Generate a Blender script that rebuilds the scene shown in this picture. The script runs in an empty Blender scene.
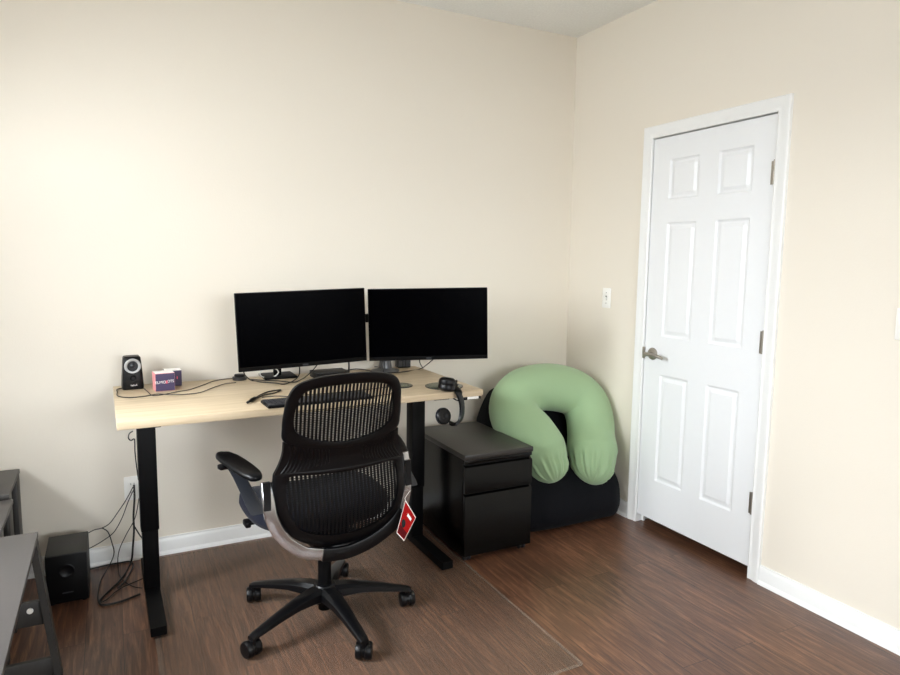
import bpy, bmesh, math, random
from mathutils import Vector, Matrix
random.seed(7)
C = bpy.context.scene.collection
PI = math.pi

# ------------------------------------------------------------------ camera
F_PX = 659.98
YAW, PITCH, ROLL = 0.47637, -0.11468, 0.01306
CAM = Vector((-2.577, -3.3693, 1.4342))
fw = Vector((math.sin(YAW)*math.cos(PITCH), math.cos(YAW)*math.cos(PITCH), math.sin(PITCH)))
r0 = Vector((math.cos(YAW), -math.sin(YAW), 0)); u0 = r0.cross(fw)
rt = r0*math.cos(ROLL) + u0*math.sin(ROLL)
up = -r0*math.sin(ROLL) + u0*math.cos(ROLL)
cd = bpy.data.cameras.new('camera'); cam = bpy.data.objects.new('camera', cd); C.objects.link(cam)
cd.sensor_width = 36; cd.lens = F_PX/900*36; cd.clip_start = .05
m = Matrix((rt, up, -fw)).transposed().to_4x4(); m.translation = CAM
cam.matrix_world = m
bpy.context.scene.camera = cam

def at(px, py, **k):
    """surveyed point of the room: where the sight line through a photo point meets a plane"""
    d = fw + rt*((px-450)/F_PX) - up*((py-337.5)/F_PX)
    a, v = list(k.items())[0]; i = 'xyz'.index(a)
    return CAM + d*((v-CAM[i])/d[i])

# ------------------------------------------------------------------ materials
def srgb(r, g, b):
    f = lambda c: (c/12.92 if c <= .04045 else ((c+.055)/1.055)**2.4)
    return (f(r/255), f(g/255), f(b/255), 1)

def mat(name, col, rough=.5, metal=0, spec=.5, noise=0, nscale=40, bump=0, bscale=200, coat=0, sheen=0, stretch=None):
    M = bpy.data.materials.new(name); M.use_nodes = True
    N = M.node_tree.nodes; L = M.node_tree.links
    p = N['Principled BSDF']
    p.inputs['Base Color'].default_value = col; p.inputs['Roughness'].default_value = rough
    p.inputs['Metallic'].default_value = metal; p.inputs['Specular IOR Level'].default_value = spec
    p.inputs['Coat Weight'].default_value = coat; p.inputs['Sheen Weight'].default_value = sheen
    tc = N.new('ShaderNodeTexCoord'); mp = N.new('ShaderNodeMapping')
    L.new(tc.outputs['Object'], mp.inputs['Vector'])
    if stretch: mp.inputs['Scale'].default_value = stretch
    n = N.new('ShaderNodeTexNoise'); n.inputs['Scale'].default_value = nscale; n.inputs['Detail'].default_value = 5
    L.new(mp.outputs[0], n.inputs['Vector'])
    mx = N.new('ShaderNodeMix'); mx.data_type = 'RGBA'
    a = tuple(c*(1-noise) for c in col[:3])+(1,); b = tuple(min(1, c*(1+noise)) for c in col[:3])+(1,)
    mx.inputs['A'].default_value = a; mx.inputs['B'].default_value = b
    L.new(n.outputs['Fac'], mx.inputs['Factor']); L.new(mx.outputs['Result'], p.inputs['Base Color'])
    if bump:
        n2 = N.new('ShaderNodeTexNoise'); n2.inputs['Scale'].default_value = bscale; n2.inputs['Detail'].default_value = 3
        L.new(tc.outputs['Object'], n2.inputs['Vector'])
        bp = N.new('ShaderNodeBump'); bp.inputs['Strength'].default_value = bump; bp.inputs['Distance'].default_value = .004
        L.new(n2.outputs['Fac'], bp.inputs['Height']); L.new(bp.outputs[0], p.inputs['Normal'])
    return M

WALL = mat('cream_wall_paint', srgb(228, 221, 208), .7, spec=.2, noise=.012, nscale=1.5, bump=.10, bscale=120)
CEIL = mat('popcorn_ceiling', srgb(238, 239, 236), .95, spec=.1, noise=.10, nscale=90, bump=.9, bscale=95)
TRIM = mat('white_trim_paint', srgb(236, 237, 236), .35, noise=.01)
DOORP = mat('white_door_paint', srgb(233, 235, 237), .33, noise=.01, bump=.02, bscale=60)
NICKEL = mat('satin_nickel', srgb(158, 152, 142), .30, metal=.75, noise=.06)
PLATE = mat('white_plastic', srgb(240, 239, 234), .35)
PLATEG = mat('grey_screw', srgb(120, 118, 112), .4)
OAK = None
BLACKM = mat('black_powder_coat', srgb(4, 4, 5), .5, spec=.14, noise=.08, bump=.04, bscale=600)
CABM = mat('black_steel_cabinet', srgb(3, 3, 3), .27, spec=.2, noise=.08, bump=.05, bscale=500)
CABTOP = mat('cabinet_top_wall_sheen', srgb(40, 37, 34), .42, spec=.5, noise=.08, bump=.04, bscale=500)  # paler than the body: the wall's reflection is put into the base colour
BLACKP = mat('black_plastic', srgb(6, 6, 8), .38, spec=.26, noise=.08, bump=.03, bscale=700)
GREYP = mat('graphite_plastic', srgb(33, 35, 40), .4, noise=.06)
CHROME = mat('polished_aluminium', srgb(190, 191, 193), .2, metal=.95, noise=.05, nscale=12)
NET = mat('black_elastomer', srgb(9, 9, 11), .55, spec=.22, noise=.08)
SEATF = mat('navy_black_fabric', srgb(20, 22, 33), .9, spec=.12, noise=.14, nscale=220, bump=.22, bscale=900, sheen=.05)
SCREEN = mat('dark_screen', srgb(1, 1, 2), .25, spec=.02)
BEZEL = mat('black_bezel', srgb(5, 5, 6), .45, spec=.16)
CABLE = mat('black_cable', srgb(18, 17, 17), .5)
WHITECABLE = mat('white_cable', srgb(222, 220, 214), .45)
GREEN = mat('sage_jersey', srgb(152, 179, 139), .88, spec=.18, noise=.05, nscale=300, bump=.12, bscale=900, sheen=.25)
BAGF = mat('black_bag_fabric', srgb(9, 10, 15), .85, spec=.15, noise=.14, nscale=60, bump=.6, bscale=28, sheen=.03)
TABLEM = mat('grey_stained_wood', srgb(72, 69, 68), .42, spec=.45, noise=.13, nscale=14, stretch=(1, 12, 12), bump=.03, bscale=120)
TABLED = mat('grey_stained_leg', srgb(48, 46, 44), .5, noise=.12, nscale=14, stretch=(12, 12, 1))
SILVER = mat('silver_cone', srgb(176, 177, 178), .4, metal=.3)
PURPLE = mat('purple_carton', srgb(62, 52, 86), .5, noise=.10, nscale=30)
PINK = mat('pink_carton', srgb(226, 150, 152), .55, noise=.08, nscale=20)
WHITEC = mat('white_carton', srgb(240, 238, 236), .5)
RED = mat('red_print', srgb(150, 12, 12), .6, spec=.08, noise=.06)
DARKRED = mat('dark_red_print', srgb(80, 8, 12), .6, spec=.08)
INK = mat('white_ink', srgb(238, 236, 232), .5)
PINKINK = mat('pink_ink', srgb(226, 84, 110), .5)
KEYM = mat('dark_keys', srgb(52, 52, 56), .5, noise=.1)
COAST = mat('smoky_disc', srgb(48, 50, 46), .2, noise=.2, nscale=25)
COASTI = mat('pale_disc_print', srgb(92, 98, 80), .25, noise=.75, nscale=22)
BOXM = mat('dark_electronics_case', srgb(22, 22, 21), .5, noise=.1)
GREYPOST = mat('grey_post', srgb(92, 93, 96), .38, metal=.3)
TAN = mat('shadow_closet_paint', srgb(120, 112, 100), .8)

def oak():
    M = bpy.data.materials.new('pale_oak_laminate'); M.use_nodes = True
    N = M.node_tree.nodes; L = M.node_tree.links; p = N['Principled BSDF']
    tc = N.new('ShaderNodeTexCoord'); mp = N.new('ShaderNodeMapping'); mp.inputs['Scale'].default_value = (1.2, 22, 22)
    L.new(tc.outputs['Object'], mp.inputs['Vector'])
    n = N.new('ShaderNodeTexNoise'); n.inputs['Scale'].default_value = 2.2; n.inputs['Detail'].default_value = 8; n.inputs['Distortion'].default_value = .4
    L.new(mp.outputs[0], n.inputs['Vector'])
    cr = N.new('ShaderNodeValToRGB')
    cr.color_ramp.elements[0].position = .28; cr.color_ramp.elements[0].color = srgb(184, 164, 134)
    cr.color_ramp.elements[1].position = .72; cr.color_ramp.elements[1].color = srgb(208, 190, 162)
    L.new(n.outputs['Fac'], cr.inputs[0]); L.new(cr.outputs[0], p.inputs['Base Color'])
    p.inputs['Roughness'].default_value = .45; p.inputs['Specular IOR Level'].default_value = .35
    return M
OAK = oak()

def floor_mat():
    M = bpy.data.materials.new('brown_plank_floor'); M.use_nodes = True
    N = M.node_tree.nodes; L = M.node_tree.links; p = N['Principled BSDF']
    tc = N.new('ShaderNodeTexCoord')
    mp = N.new('ShaderNodeMapping'); mp.inputs['Rotation'].default_value = (0, 0, PI/2); mp.inputs['Location'].default_value = (0, .045, 0)
    L.new(tc.outputs['Object'], mp.inputs['Vector'])
    br = N.new('ShaderNodeTexBrick'); br.offset = .37; br.offset_frequency = 2
    br.inputs['Scale'].default_value = 1; br.inputs['Brick Width'].default_value = 1.1; br.inputs['Row Height'].default_value = .127
    br.inputs['Mortar Size'].default_value = .0012; br.inputs['Mortar Smooth'].default_value = .3; br.inputs['Bias'].default_value = 0
    br.inputs['Color1'].default_value = (0, 0, 0, 1); br.inputs['Color2'].default_value = (1, 1, 1, 1); br.inputs['Mortar'].default_value = (.5, .5, .5, 1)
    L.new(mp.outputs[0], br.inputs['Vector'])
    # grain, stretched along the planks and shifted plank by plank
    mp2 = N.new('ShaderNodeMapping'); mp2.inputs['Scale'].default_value = (26, 1.7, 1)
    add = N.new('ShaderNodeVectorMath'); add.operation = 'MULTIPLY_ADD'
    add.inputs[1].default_value = (0, 9, 0)
    L.new(br.outputs['Color'], add.inputs[0]); L.new(tc.outputs['Object'], add.inputs[2])
    L.new(add.outputs[0], mp2.inputs['Vector'])
    n = N.new('ShaderNodeTexNoise'); n.inputs['Scale'].default_value = 2.6; n.inputs['Detail'].default_value = 9; n.inputs['Roughness'].default_value = .66; n.inputs['Distortion'].default_value = .9
    L.new(mp2.outputs[0], n.inputs['Vector'])
    cr = N.new('ShaderNodeValToRGB'); e = cr.color_ramp.elements
    e[0].position = .28; e[0].color = srgb(56, 35, 25); e[1].position = .74; e[1].color = srgb(148, 107, 80)
    k = e.new(.5); k.color = srgb(96, 64, 47)
    L.new(n.outputs['Fac'], cr.inputs[0])
    hs = N.new('ShaderNodeHueSaturation')
    mr = N.new('ShaderNodeMapRange'); mr.inputs['To Min'].default_value = .86; mr.inputs['To Max'].default_value = 1.14
    L.new(br.outputs['Color'], mr.inputs['Value']); L.new(mr.outputs[0], hs.inputs['Value']); L.new(cr.outputs[0], hs.inputs['Color'])
    mx = N.new('ShaderNodeMix'); mx.data_type = 'RGBA'; mx.inputs['B'].default_value = srgb(34, 20, 14)
    L.new(br.outputs['Fac'], mx.inputs['Factor']); L.new(hs.outputs[0], mx.inputs['A']); L.new(mx.outputs['Result'], p.inputs['Base Color'])
    rr = N.new('ShaderNodeMapRange'); rr.inputs['To Min'].default_value = .24; rr.inputs['To Max'].default_value = .40
    L.new(n.outputs['Fac'], rr.inputs['Value']); L.new(rr.outputs[0], p.inputs['Roughness'])
    p.inputs['Specular IOR Level'].default_value = .55
    bp = N.new('ShaderNodeBump'); bp.inputs['Strength'].default_value = .22; bp.inputs['Distance'].default_value = .003
    L.new(n.outputs['Fac'], bp.inputs['Height']); L.new(bp.outputs[0], p.inputs['Normal'])
    return M
FLOOR = floor_mat()

def clear_vinyl(name, lo, hi, col):
    M = bpy.data.materials.new(name); M.use_nodes = True
    N = M.node_tree.nodes; L = M.node_tree.links; p = N['Principled BSDF']
    p.inputs['Base Color'].default_value = col; p.inputs['Roughness'].default_value = .40; p.inputs['Specular IOR Level'].default_value = .4
    t = N.new('ShaderNodeBsdfTransparent'); t.inputs['Color'].default_value = (.97, .95, .93, 1)
    mx = N.new('ShaderNodeMixShader')
    tc = N.new('ShaderNodeTexCoord'); n = N.new('ShaderNodeTexNoise'); n.inputs['Scale'].default_value = 3; n.inputs['Detail'].default_value = 6
    L.new(tc.outputs['Object'], n.inputs['Vector'])
    mr = N.new('ShaderNodeMapRange'); mr.inputs['To Min'].default_value = lo; mr.inputs['To Max'].default_value = hi
    L.new(n.outputs['Fac'], mr.inputs['Value']); L.new(mr.outputs[0], mx.inputs['Fac'])
    L.new(t.outputs[0], mx.inputs[1]); L.new(p.outputs[0], mx.inputs[2])
    L.new(mx.outputs[0], N['Material Output'].inputs['Surface'])
    return M
VINYL = clear_vinyl('frosted_clear_vinyl', .09, .16, srgb(142, 130, 118))
LIP = clear_vinyl('frosted_vinyl_lip', .05, .09, srgb(205, 198, 188))

def glass():
    M = bpy.data.materials.new('window_glass'); M.use_nodes = True
    N = M.node_tree.nodes; L = M.node_tree.links
    t = N.new('ShaderNodeBsdfTransparent'); g = N.new('ShaderNodeBsdfGlossy'); g.inputs['Roughness'].default_value = .02
    mx = N.new('ShaderNodeMixShader'); mx.inputs['Fac'].default_value = .05
    L.new(t.outputs[0], mx.inputs[1]); L.new(g.outputs[0], mx.inputs[2]); L.new(mx.outputs[0], N['Material Output'].inputs['Surface'])
    return M
GLASS = glass()

# ------------------------------------------------------------------ mesh helpers
def box(bm, x0, x1, y0, y1, z0, z1, bev=0, seg=2, M=None):
    r = bmesh.ops.create_cube(bm, size=1); vs = r['verts']
    for v in vs:
        v.co = Vector(((x0+x1)/2+v.co.x*(x1-x0), (y0+y1)/2+v.co.y*(y1-y0), (z0+z1)/2+v.co.z*(z1-z0)))
    if bev:
        es = {e for v in vs for e in v.link_edges}
        rr = bmesh.ops.bevel(bm, geom=list(es), offset=bev, segments=seg, affect='EDGES', profile=.5)
        vs = list({v for f in rr['faces'] for v in f.verts} | {v for v in vs if v.is_valid})
    if M is not None: bmesh.ops.transform(bm, matrix=M, verts=[v for v in vs if v.is_valid])
    return bm

def loft(bm, rings, closed=True, cap=True, loop=False):
    """rings: lists of Vectors of equal length"""
    R = [[bm.verts.new(p) for p in ring] for ring in rings]
    n = len(R[0]); k = len(R)
    for i in range(k if loop else k-1):
        a, b = R[i], R[(i+1) % k]
        for j in range(n if closed else n-1):
            try: bm.faces.new((a[j], a[(j+1) % n], b[(j+1) % n], b[j]))
            except ValueError: pass
    if cap and closed and not loop:
        bm.faces.new(list(reversed(R[0]))); bm.faces.new(R[-1])
    return bm

def smooth_path(pts, n=8, closed=False):
    pts = [Vector(p) for p in pts]; out = []; k = len(pts)
    rng = range(k) if closed else range(k-1)
    for i in rng:
        g = (lambda j: pts[j % k]) if closed else (lambda j: pts[max(0, min(k-1, j))])
        p0, p1, p2, p3 = g(i-1), g(i), g(i+1), g(i+2)
        for s in range(n):
            t = s/n
            out.append(.5*((2*p1)+(p2-p0)*t+(2*p0-5*p1+4*p2-p3)*t*t+(3*p1-p0-3*p2+p3)*t**3))
    if not closed: out.append(pts[-1])
    return out

def tube(bm, pts, rad, sides=8, prof=None, upv=None, cap=True):
    """sweep a circle (or a profile of (a, b) pairs) along pts; rad may be a list"""
    k = len(pts); rings = []; prev = None
    for i, p in enumerate(pts):
        t = (pts[min(i+1, k-1)]-pts[max(i-1, 0)]).normalized()
        if prev is None:
            a = Vector(upv) if upv else (Vector((0, 0, 1)) if abs(t.z) < .9 else Vector((1, 0, 0)))
        else: a = prev if not upv else Vector(upv)
        a = (a-t*a.dot(t)).normalized(); b = t.cross(a); prev = a
        r = rad[i] if isinstance(rad, (list, tuple)) else rad
        if prof: rings.append([p+a*(q[0]*r)+b*(q[1]*r) for q in prof])
        else: rings.append([p+a*(math.cos(2*PI*j/sides)*r)+b*(math.sin(2*PI*j/sides)*r) for j in range(sides)])
    return loft(bm, rings, cap=cap)

def lathe(bm, prof, seg=28, M=None):
    """prof: (radius, height) about z"""
    rings = []
    for r, z in prof:
        rings.append([Vector((max(r, 1e-5)*math.cos(2*PI*j/seg), max(r, 1e-5)*math.sin(2*PI*j/seg), z)) for j in range(seg)])
    if M is not None: rings = [[M @ p for p in q] for q in rings]
    return loft(bm, rings)

def cyl(bm, a, b, r, seg=20):
    return tube(bm, [Vector(a), Vector(b)], r, seg)

def prism(bm, poly, z0, z1, M=None):
    rings = [[Vector((x, y, z)) for x, y in poly] for z in (z0, z1)]
    if M is not None: rings = [[M @ p for p in q] for q in rings]
    return loft(bm, rings)

def rrect(x0, x1, y0, y1, r, n=5):
    o = []
    for cx, cy, a in ((x1-r, y1-r, 0), (x0+r, y1-r, 90), (x0+r, y0+r, 180), (x1-r, y0+r, 270)):
        for i in range(n+1):
            t = math.radians(a+90*i/n); o.append((cx+r*math.cos(t), cy+r*math.sin(t)))
    return o

def B(): return bmesh.new()

def obj(name, bm, material, parent=None, angle=35, loc=None, label=None):
    bmesh.ops.recalc_face_normals(bm, faces=bm.faces)
    me = bpy.data.meshes.new(name); bm.to_mesh(me); bm.free()
    me.materials.append(material)
    for p in me.polygons: p.use_smooth = True
    me.set_sharp_from_angle(angle=math.radians(angle))
    o = bpy.data.objects.new(name, me); C.objects.link(o)
    if parent is not None: o.parent = parent
    if loc is not None: o.location = loc
    if label: o['label'] = label
    return o

def tag(o, label, cat, group=None, kind=None):
    o['label'] = label; o['category'] = cat
    if group: o['group'] = group
    if kind: o['kind'] = kind
    return o

def thing(name, label, cat, loc=(0, 0, 0), rz=0, group=None):
    o = bpy.data.objects.new(name, None); C.objects.link(o); o.empty_display_size = .1
    o.location = loc; o.rotation_euler = (0, 0, rz)
    return tag(o, label, cat, group)

def struct(name, bm, material, label, cat, parent=None, angle=35):
    o = obj(name, bm, material, parent, angle)
    if parent is None:
        tag(o, label, cat, kind='structure')
    return o

def text(name, s, size, material, parent, M, ext=.0004, label=None):
    cu = bpy.data.curves.new(name, 'FONT'); cu.body = s; cu.size = size; cu.extrude = ext
    cu.align_x = 'CENTER'; cu.align_y = 'CENTER'
    t = bpy.data.objects.new(name, cu); C.objects.link(t)
    bpy.context.view_layer.update()
    me = bpy.data.meshes.new_from_object(t.evaluated_get(bpy.context.evaluated_depsgraph_get()))
    bpy.data.objects.remove(t)
    me.transform(M); me.materials.clear(); me.materials.append(material)
    me.name = name
    o = bpy.data.objects.new(name, me); C.objects.link(o); o.parent = parent
    if label: o['label'] = label
    return o
FACE_Y = Matrix.Rotation(PI/2, 4, 'X')          # lettering on a face that looks towards -y

# ------------------------------------------------------------------ room
XL, YB, H = -3.62, -4.7, 2.789
T = .12
b = B(); box(b, XL-T, .2, YB-T, T, -.1, 0); struct('floor', b, FLOOR, 'dark brown wood plank floor', 'floor')
b = B(); box(b, XL-T, .2, YB-T, T, H, H+.1); struct('ceiling', b, CEIL, 'white popcorn textured ceiling', 'ceiling')
b = B(); box(b, XL-T, 0, 0, T, 0, H); struct('wall_back', b, WALL, 'cream painted wall behind the desk', 'wall')
# right wall with the doorway
DY0, DW, DZ0, DZ1 = -.6904, .7273, .05, 2.082
oy0, oy1, oz = DY0+.022, DY0-DW-.022, DZ1+.022      # rough opening
b = B(); box(b, 0, T, oy0, T, 0, H); box(b, 0, T, YB-T, oy1, 0, H); box(b, 0, T, oy1, oy0, oz, H)
struct('wall_right', b, WALL, 'cream painted wall around the white door', 'wall')
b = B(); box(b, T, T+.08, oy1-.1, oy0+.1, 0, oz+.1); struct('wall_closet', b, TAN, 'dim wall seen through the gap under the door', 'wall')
# left wall with a window (out of frame, lights the room)
wy0, wy1, wz0, wz1 = -2.5, -.75, 1.05, 2.12
b = B(); box(b, XL-T, XL, YB-T, wy0, 0, H); box(b, XL-T, XL, wy1, T, 0, H); box(b, XL-T, XL, wy0, wy1, 0, wz0); box(b, XL-T, XL, wy0, wy1, wz1, H)
struct('wall_left', b, WALL, 'cream painted wall with the side window', 'wall')
vx0, vx1, vz0, vz1 = -2.3, -.5, .95, 2.12
b = B(); box(b, XL, vx0, YB-T, YB, 0, H); box(b, vx1, .0, YB-T, YB, 0, H); box(b, vx0, vx1, YB-T, YB, 0, vz0); box(b, vx0, vx1, YB-T, YB, vz1, H)
struct('wall_front', b, WALL, 'cream painted wall behind the viewer', 'wall')
def window(name, label, x0, x1, y0, y1, z0, z1):
    along_y = abs(y1-y0) > abs(x1-x0)
    b = B(); w = .05
    mid = ((y0+y1)/2 if along_y else (x0+x1)/2); zm = (z0+z1)/2
    def bar(a0, a1, c0, c1):
        if along_y: box(b, x0, x1, a0, a1, c0, c1)
        else: box(b, a0, a1, y0, y1, c0, c1)
    A0, A1 = (y0, y1) if along_y else (x0, x1)
    bar(A0, A0+w, z0, z1); bar(A1-w, A1, z0, z1); bar(A0+w, A1-w, z0, z0+w); bar(A0+w, A1-w, z1-w, z1); bar(mid-.02, mid+.02, z0+w, z1-w); bar(A0+w, mid-.02, zm-.02, zm+.02); bar(mid+.02, A1-w, zm-.02, zm+.02)
    fr = struct(name, b, TRIM, label, 'window')
    b = B()
    if along_y: box(b, (x0+x1)/2-.003, (x0+x1)/2+.003, A0+w*.9, A1-w*.9, z0+w*.9, z1-w*.9)
    else: box(b, A0+w*.9, A1-w*.9, (y0+y1)/2-.003, (y0+y1)/2+.003, z0+w*.9, z1-w*.9)
    obj('pane', b, GLASS, fr)
window('window_1', 'white framed side window', XL-.09, XL-.05, wy0, wy1, wz0, wz1)
window('window_2', 'white framed window behind the viewer', vx0, vx1, YB-.09, YB-.05, vz0, vz1)

# baseboards: moulded profile + quarter round, swept along the walls
BBP = [(0, 0), (.022, 0), (.020, .010), (.013, .019), (.013, .066), (.010, .074), (.007, .080), (.007, .0865), (0, .0865)]
def base_run(name, label, a, b_, inward):
    bm = B(); a, b_, inward = Vector(a), Vector(b_), Vector(inward)
    loft(bm, [[p+inward*q[0]+Vector((0, 0, q[1])) for q in BBP] for p in (a, b_)])
    struct(name, bm, TRIM, label, 'baseboard', angle=25)
CW = .062
base_run('baseboard_back', 'white baseboard along the wall behind the desk', (XL, 0, 0), (0, 0, 0), (0, -1, 0))
base_run('baseboard_right', 'white baseboard running right of the door', (0, DY0-DW-CW-.004, 0), (0, YB, 0), (-1, 0, 0))
base_run('baseboard_corner', 'short white baseboard between corner and door', (0, 0, 0), (0, DY0+CW+.004, 0), (-1, 0, 0))
base_run('baseboard_left', 'white baseboard along the side wall', (XL, 0, 0), (XL, YB, 0), (1, 0, 0))
base_run('baseboard_front', 'white baseboard behind the viewer', (XL, YB, 0), (0, YB, 0), (0, 1, 0))

# door casing: mitred moulding (profile across: u=0 at the opening)
CP = [(0, 0), (0, .010), (.006, .013), (.014, .011), (.030, .013), (.044, .018), (.056, .019), (.062, .015), (.062, 0)]
bm = B(); ya, yb, zt = DY0+.003, DY0-DW-.003, DZ1+.006
path = [((ya, 0), (1, 0)), ((ya, zt), (1, 1)), ((yb, zt), (-1, 1)), ((yb, 0), (-1, 0))]
loft(bm, [[Vector((-d, p[0]+s[0]*u, p[1]+s[1]*u)) for u, d in CP] for p, s in path])
struct('trim_1', bm, TRIM, 'white moulded casing framing the door', 'door casing', angle=25)
# jamb and stop
bm = B()
box(bm, -.001, T, DY0+.003, oy0, 0, oz); box(bm, -.001, T, oy1, DY0-DW-.003, 0, oz); box(bm, -.001, T, DY0-DW-.003, DY0+.003, DZ1+.006, oz)
box(bm, .037, .05, DY0-.010, DY0+.003, 0, DZ1+.003); box(bm, .037, .05, DY0-DW-.003, DY0-DW+.010, 0, DZ1+.003); box(bm, .037, .05, DY0-DW+.01, DY0-.010, DZ1-.008, DZ1+.003)
struct('trim_2', bm, TRIM, 'white jamb and stop lining the doorway', 'door jamb')

# six panel door: slab face built as a height field with raised panels
def door():
    bm = B()
    cols = [(-.806, -1.000), (-1.114, -1.306)]
    rows = [(1.968, 1.763), (1.648, 1.054), (.853, .271)]
    ys, zs = {DY0, DY0-DW}, {DZ0, DZ1}
    steps = [0, .010, .018, .034, .046]; hts = [0, .007, .007, .001, .001]
    for a, c in cols:
        for s in steps: ys |= {a-s, c+s}
    for a, c in rows:
        for s in steps: zs |= {a-s, c+s}
    ys, zs = sorted(ys), sorted(zs)
    def depth(y, z):
        for a, c in cols:
            for t, u in rows:
                d = min(a-y, y-c, t-z, z-u)
                if d > 0:
                    for i in range(len(steps)-1):
                        if d <= steps[i+1]+1e-6:
                            f = (d-steps[i])/(steps[i+1]-steps[i]); return hts[i]+(hts[i+1]-hts[i])*f
                    return hts[-1]
        return 0
    V = [[bm.verts.new((depth(y, z), y, z)) for z in zs] for y in ys]
    for i in range(len(ys)-1):
        for j in range(len(zs)-1): bm.faces.new((V[i][j], V[i+1][j], V[i+1][j+1], V[i][j+1]))
    th = .034
    per = [V[i][0] for i in range(len(ys))]+[V[-1][j] for j in range(1, len(zs))]+[V[i][-1] for i in range(len(ys)-2, -1, -1)]+[V[0][j] for j in range(len(zs)-2, 0, -1)]
    bk = [bm.verts.new((th, v.co.y, v.co.z)) for v in per]
    for i in range(len(per)): bm.faces.new((per[i], per[(i+1) % len(per)], bk[(i+1) % len(per)], bk[i]))
    bm.faces.new(bk)
    return bm
dr = struct('door_1', door(), DOORP, 'white six panel interior door with satin nickel lever', 'door', angle=12)
for zc in (1.834, 1.093, .352):
    bm = B(); yc = DY0-DW-.0015
    cyl(bm, (-.007, yc, zc-.05), (-.007, yc, zc+.05), .0065, 12)
    for k in range(1, 5): cyl(bm, (-.007, yc, zc-.05+.02*k-.0006), (-.007, yc, zc-.05+.02*k+.0006), .0070, 12)
    box(bm, -.0025, .0, yc-.001, yc+.020, zc-.05, zc+.05); 
    cyl(bm, (-.007, yc, zc+.05), (-.007, yc, zc+.055), .005, 12)
    obj('hinge', bm, NICKEL, dr)
YK, ZK = DY0-.060, .957
MX = Matrix.Translation((0, YK, ZK)) @ Matrix.Rotation(-PI/2, 4, 'Y')
bm = B(); lathe(bm, [(.001, 0), (.033, 0), (.033, .004), (.030, .009), (.020, .012), (.012, .014), (.0115, .05), (.014, .054), (.001, .056)], 28, MX)
lever = obj('door_handle', bm, NICKEL, dr)
pts = smooth_path([(-.050, YK+.004, ZK), (-.055, YK-.03, ZK+.001), (-.054, YK-.07, ZK+.001), (-.047, YK-.10, ZK-.006), (-.040, YK-.112, ZK-.012)], 6)
bm = B(); tube(bm, pts, [.0115-.004*(i/len(pts)) for i in range(len(pts))], 12, upv=(0, 0, 1)); obj('lever', bm, NICKEL, lever)
bm = B(); box(bm, -.012, -.001, DY0-.006, DY0+.010, ZK-.032, ZK+.032, .004); obj('strike_plate', bm, NICKEL, dr)

# switch plates, outlet
def wallplate(name, label, cat, loc, rz, rocker):
    t = thing(name, label, cat, loc, rz)              # local: face looks to -y
    bm = B(); box(bm, -.036, .036, -.006, 0, -.058, .058, .0035); obj('cover_plate', bm, PLATE, t)
    if rocker == 'switch':
        bm = B(); box(bm, -.006, .006, -.016, -.004, -.004, .014, .002, M=Matrix.Translation((0, 0, -.004)) @ Matrix.Rotation(.35, 4, 'X')); obj('toggle', bm, PLATE, t)
        bm = B(); box(bm, -.007, .007, -.0068, -.0055, -.013, .013); obj('toggle_slot', bm, PLATEG, t)
        for s in (-.03, .03):
            bm = B(); cyl(bm, (0, -.007, s), (0, -.005, s), .003, 12); obj('screw', bm, PLATEG, t)
    else:
        for s in (-.02, .02):
            bm = B(); prism(bm, rrect(-.017, .017, -.014, .014, .009), .005, .0075, FACE_Y @ Matrix.Translation((0, s, 0))); oc = obj('socket', bm, PLATE, t)
            bm = B(); box(bm, -.008, -.006, -.0082, -.007, s-.003, s+.006); box(bm, .006, .008, -.0082, -.007, s-.003, s+.006); obj('slot', bm, BLACKP, oc)
    return t
wallplate('light_switch', 'white toggle light switch on the wall left of the door', 'light switch', (0, -.365, 1.235), -PI/2, 'switch')
wallplate('light_switch', 'white switch plate at the right end of the wall, cut by the photo edge', 'light switch', (0, -2.002, 1.227), -PI/2, 'switch')
wallplate('wall_outlet', 'white wall outlet behind the left desk leg', 'outlet', (-2.519, 0, .35), 0, 'outlet')
# door stop on the baseboard at the far right
t = thing('door_stop', 'small dark door stop on the baseboard at the right edge', 'door stop', (-.013, -2.17, .05))
bm = B(); lathe(bm, [(.001, 0), (.012, 0), (.012, .003), (.005, .006), (.005, .05), (.001, .05)], 14, Matrix.Rotation(-PI/2, 4, 'Y')); obj('stem', bm, NICKEL, t)
bm = B(); lathe(bm, [(.001, .05), (.009, .05), (.010, .06), (.001, .064)], 14, Matrix.Rotation(-PI/2, 4, 'Y')); obj('rubber_tip', bm, BLACKP, t)

# ------------------------------------------------------------------ chair mat
bm = B(); MATH = .0022
poly = rrect(-2.478, -1.112, -1.625, -.045, .022)
prism(bm, poly, .0002, MATH)
matob = tag(obj('chair_mat', bm, VINYL), 'frosted clear vinyl chair mat on the floor under the desk chair', 'chair mat')
bm = B()
o_, i_ = rrect(-2.478, -1.112, -1.625, -.045, .022), rrect(-2.463, -1.127, -1.610, -.060, .012)
loft(bm, [[Vector((a[0], a[1], .0022)), Vector((c[0], c[1], .00235)), Vector((c[0]+(a[0]-c[0])*.5, c[1]+(a[1]-c[1])*.5, .0026))] for a, c in zip(o_, i_)], loop=True)
obj('edge_lip', bm, LIP, matob, label='milky rolled edge')
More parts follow.
